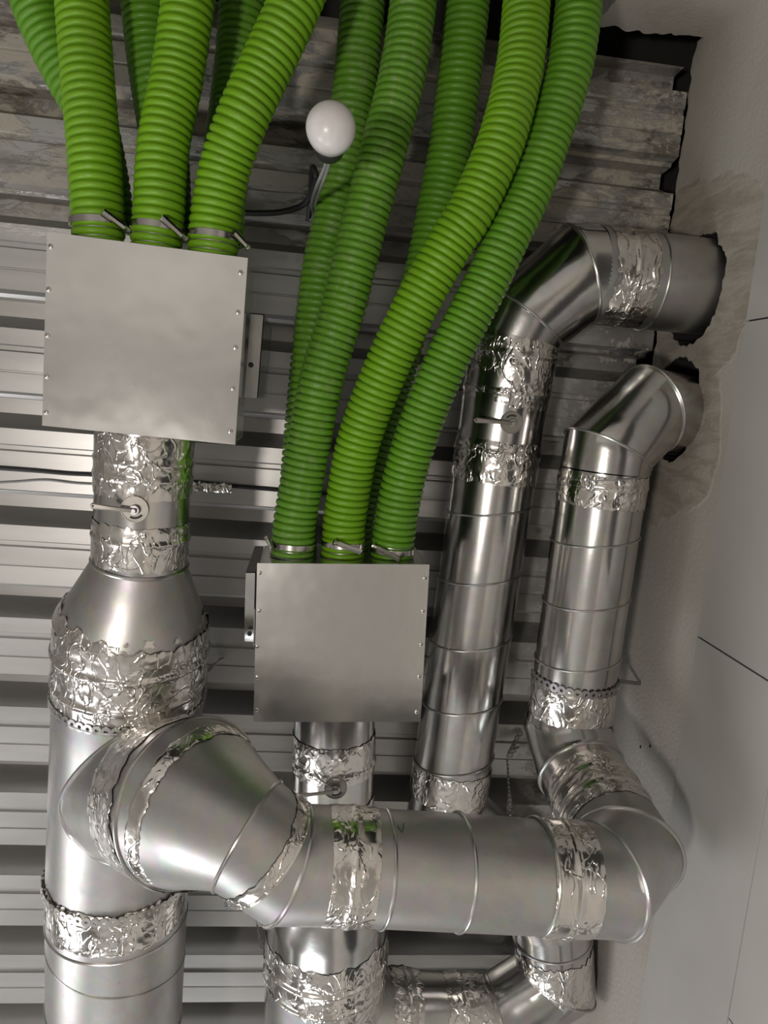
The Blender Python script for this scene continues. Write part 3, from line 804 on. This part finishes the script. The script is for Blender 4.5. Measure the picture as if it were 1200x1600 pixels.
t = thing('duct_tee', 'large round tee duct at the bottom centre, its top wrapped in foil', 'duct', K4)
tube(t, [K3, K5], .1215, M_ductdull)
tape(t, K3 + (K5 - K3).normalized() * .005, at(508, 1560, 1.355), .1222, wrinkle=.0034, ragged=.014, ridge=((.3, .004), (.55, .004)))
L0 = at(520, 1592, 1.36); L1 = at(640, 1592, 1.365)
tube(t, [L0, L1], .095, M_ductdull, name='branch_collar')
t = thing('duct_connector', 'foil-wrapped short duct at the bottom edge beside the central tee', 'duct', H5)
tube(t, [L1, H5.lerp(H4, .55)], [.090, .083], M_duct)
tape(t, at(608, 1592, 1.364), at(652, 1591, 1.365), .0965, .090, wrinkle=.003, ragged=.008, ridge=((.5, .003),))
tape(t, at(688, 1591, 1.368), at(752, 1590, 1.372), .0868, .0850, wrinkle=.003, ragged=.008, ridge=((.4, .003),))

# ================================================================== LIGHT BULB
bc = at(517, 200, .99)
t = thing('light_bulb', 'unlit white round bulb hanging in front of the green hoses', 'bulb', bc)
def lathe(mb, c, prof_, n=40, mi=0):
    mb.rings([[c + Vector((math.cos(2 * PI * k / n) * r, math.sin(2 * PI * k / n) * r, z)) for k in range(n)] for r, z in prof_], cap=True, mi=mi)
m = MB(); lathe(m, bc, [(.0005 + .0308 * math.sin(a), -.027 * math.cos(a)) for a in [PI * .62 * k / 16 for k in range(17)]], 48); m.build('globe', M_bulb, t)
m = MB(); lathe(m, bc, [(.0287, .0098), (.0300, .012), (.0285, .020), (.022, .038), (.0165, .052), (.015, .055)]); m.build('bulb_body', M_bulbneck, t)
m = MB(); lathe(m, bc, [(.0195, .052), (.0205, .054), (.0205, .078), (.017, .086), (.009, .092), (.004, .093)]); m.build('lamp_holder', M_black, t)
top_ = bc + Vector((0, 0, .092))
m = MB()
for k, (a, b) in enumerate((((-9, 30), (-13, 62)), ((-3, 34), (-9, 66)))):
    m.wire(catmull([top_ + Vector((.003 * k, 0, -.004)), at(507 + 5 * k, 262, 1.13), at(495 + 7 * k, 290, 1.2), at(487 + 6 * k, 318, 1.33), at(490 + 3 * k, 338, 1.45), at(484 + 3 * k, 345, 1.528)], .004), .0026, 8)
m.build('lamp_wire', M_wire, t)
def cable(name, pts, r, mat, label, cat):
    m = MB(); m.wire(catmull([at(*p) for p in pts], .006), r, 8)
    o = m.build(name, mat); o['label'] = label; o['category'] = cat; return o
cable('power_cable', [(330, 330, 1.523), (400, 333, 1.520), (440, 331, 1.518), (470, 322, 1.514), (484, 308, 1.50)], .0058, M_black, 'thick black cable along the ceiling sheet, left of the bulb wires', 'cable')
cable('power_cable', [(478, 318, 1.46), (489, 296, 1.42), (494, 276, 1.38), (488, 262, 1.40), (486, 300, 1.48), (482, 345, 1.522)], .0052, M_black, 'black taped cable bundle hanging behind the grey bulb wires', 'cable')
cable('thin_cable', [(-60, 727, 1.526), (40, 734, 1.524), (110, 740, 1.524), (180, 743, 1.524), (300, 753, 1.524), (370, 760, 1.524), (440, 766, 1.524), (560, 778, 1.524)], .0042, M_black, 'black cable lying in a ceiling rib behind the left damper collar', 'cable')
cable('thin_cable', [(-60, 757, 1.526), (20, 753, 1.524), (70, 750, 1.523), (120, 755, 1.524), (170, 757, 1.525)], .0022, M_wire, 'thin grey wire just below the black ceiling cable at the left edge', 'cable')
# foil scrap on the cable
SEED[0] += 1
m = MB(); a = at(302, 760, 1.518); b = at(362, 764, 1.518); rows = []
for i in range(25):
    s = i / 24; p = a.lerp(b, s); row = []
    for k in range(13):
        an = PI * 2 * k / 13; rr = .006 + .003 * noise.noise(Vector((s * 14, k * .9, 2)))
        row.append(p + Vector((0, math.cos(an) * rr * 1.6, math.sin(an) * rr * .7 - .001)))
    rows.append(row)
m.rings(rows, cap=True); o = m.build('foil_wrap', M_foil, sharp=20); o['label'] = 'crumpled foil wrapped on the ceiling cable right of the left collar'; o['category'] = 'foil'

# ================================================================== HANGER STRAPS
def ring_strap(c, d, r, label, tail=None, arc=(0, 1), tilt=0.0, mat=M_dirtysteel):
    u, v, d = frame(d); m = MB(); pts = []; nr = []
    for k in range(80):
        an = 2 * PI * lerp(arc[0], arc[1], k / 79); e = u * math.cos(an) + v * math.sin(an)
        pts.append(c + e * r + d * tilt * math.cos(an)); nr.append(e)
    strap_links(m, pts, nr)
    if tail:
        p2 = [Vector(p) for p in tail]; n2 = [Vector((.2, 0, -1)).normalized()] * len(p2); strap_links(m, p2, n2, w=.0045, hole=.0022, step=.0085)
    o = m.build('hanger_strap', mat, sharp=30); o['label'] = label; o['category'] = 'strap'; return o
ring_strap(A4 + (A4 - A3).normalized() * .000, A5 - A4, .1295, 'punched steel strap round the large tee above its lower foil band', arc=(-.33, .33), mat=M_screw)
ring_strap(A3 + dA2 * .004, A4 - A3, .1278, 'punched steel strap round the left duct just below the cone foil', arc=(-.3, .3), mat=M_seam)
sw = at(1000, 1068, 1.2); sw = ray(1000, 1068); sw = EYE + sw * ((WX - .002) / sw.x)
dd_ = (D3 - D2).normalized(); uu, vv, _ = frame(dd_)
edge = D2 + vv * (-.081 if vv.x < 0 else .081)
ring_strap(at(898, 1058, 1.315), dd_, .0822, 'punched steel strap from the wall-side duct to a screw in the wall', tail=[edge, sw], arc=(-.27, .27))
m = MB(); m.wire([sw + Vector((.001, 0, 0)), sw - Vector((.006, 0, 0))], .0042, 12)
def hang(pts, label, tw=0.0):
    P = catmull([at(*p) for p in pts], .006); m = MB(); nr = []
    for i in range(len(P)):
        a = tw * i / len(P); nr.append(Vector((math.sin(a), .1, -math.cos(a))))
    strap_links(m, P, nr, w=.0075, step=.0135)
    o = m.build('hanger_strap', M_dirtysteel, sharp=30); o['label'] = label; o['category'] = 'strap'; return o
hang([(812, 1146, 1.522), (800, 1166, 1.50), (792, 1180, 1.46), (793, 1200, 1.42), (795, 1240, 1.34), (797, 1275, 1.28)], 'punched strap hanging between the leaning duct and the wall-side duct', 3.0)
hang([(797, 1180, 1.49), (806, 1168, 1.48), (822, 1162, 1.45), (845, 1156, 1.43)], 'short punched strap reaching from the ceiling to the wall-side duct elbow', 1.0)
hang([(355, 1419, 1.52), (372, 1412, 1.50), (390, 1414, 1.46), (400, 1440, 1.45), (409, 1480, 1.44)], 'punched strap hanging below the elbow of the cross duct', 2.5)
hang([(345, 1028, 1.52), (335, 1038, 1.45), (318, 1052, 1.36)], 'short punched strap from the ceiling to the left cone', 1.0)
hang([(802, 1035, 1.522), (796, 1026, 1.49), (788, 1022, 1.45)], 'tiny strap end beside the middle of the leaning duct', 1.0)
# two small drilled holes in the right wall
for k, (x_, y_) in enumerate(((1001, 1167), (1016, 1166))):
    r_ = ray(x_, y_); p = EYE + r_ * ((WX - .0004) / r_.x); m = MB(); m.wire([p, p - Vector((.001, 0, 0))], .0028, 12)
    o = m.build('wall_plug', M_screwhole); o['label'] = 'tiny dark plug in the right wall, ' + ('left' if k == 0 else 'right') + ' one of two in the elbow shadow'; o['category'] = 'plug'; o['group'] = 'two dark plugs in the wall'
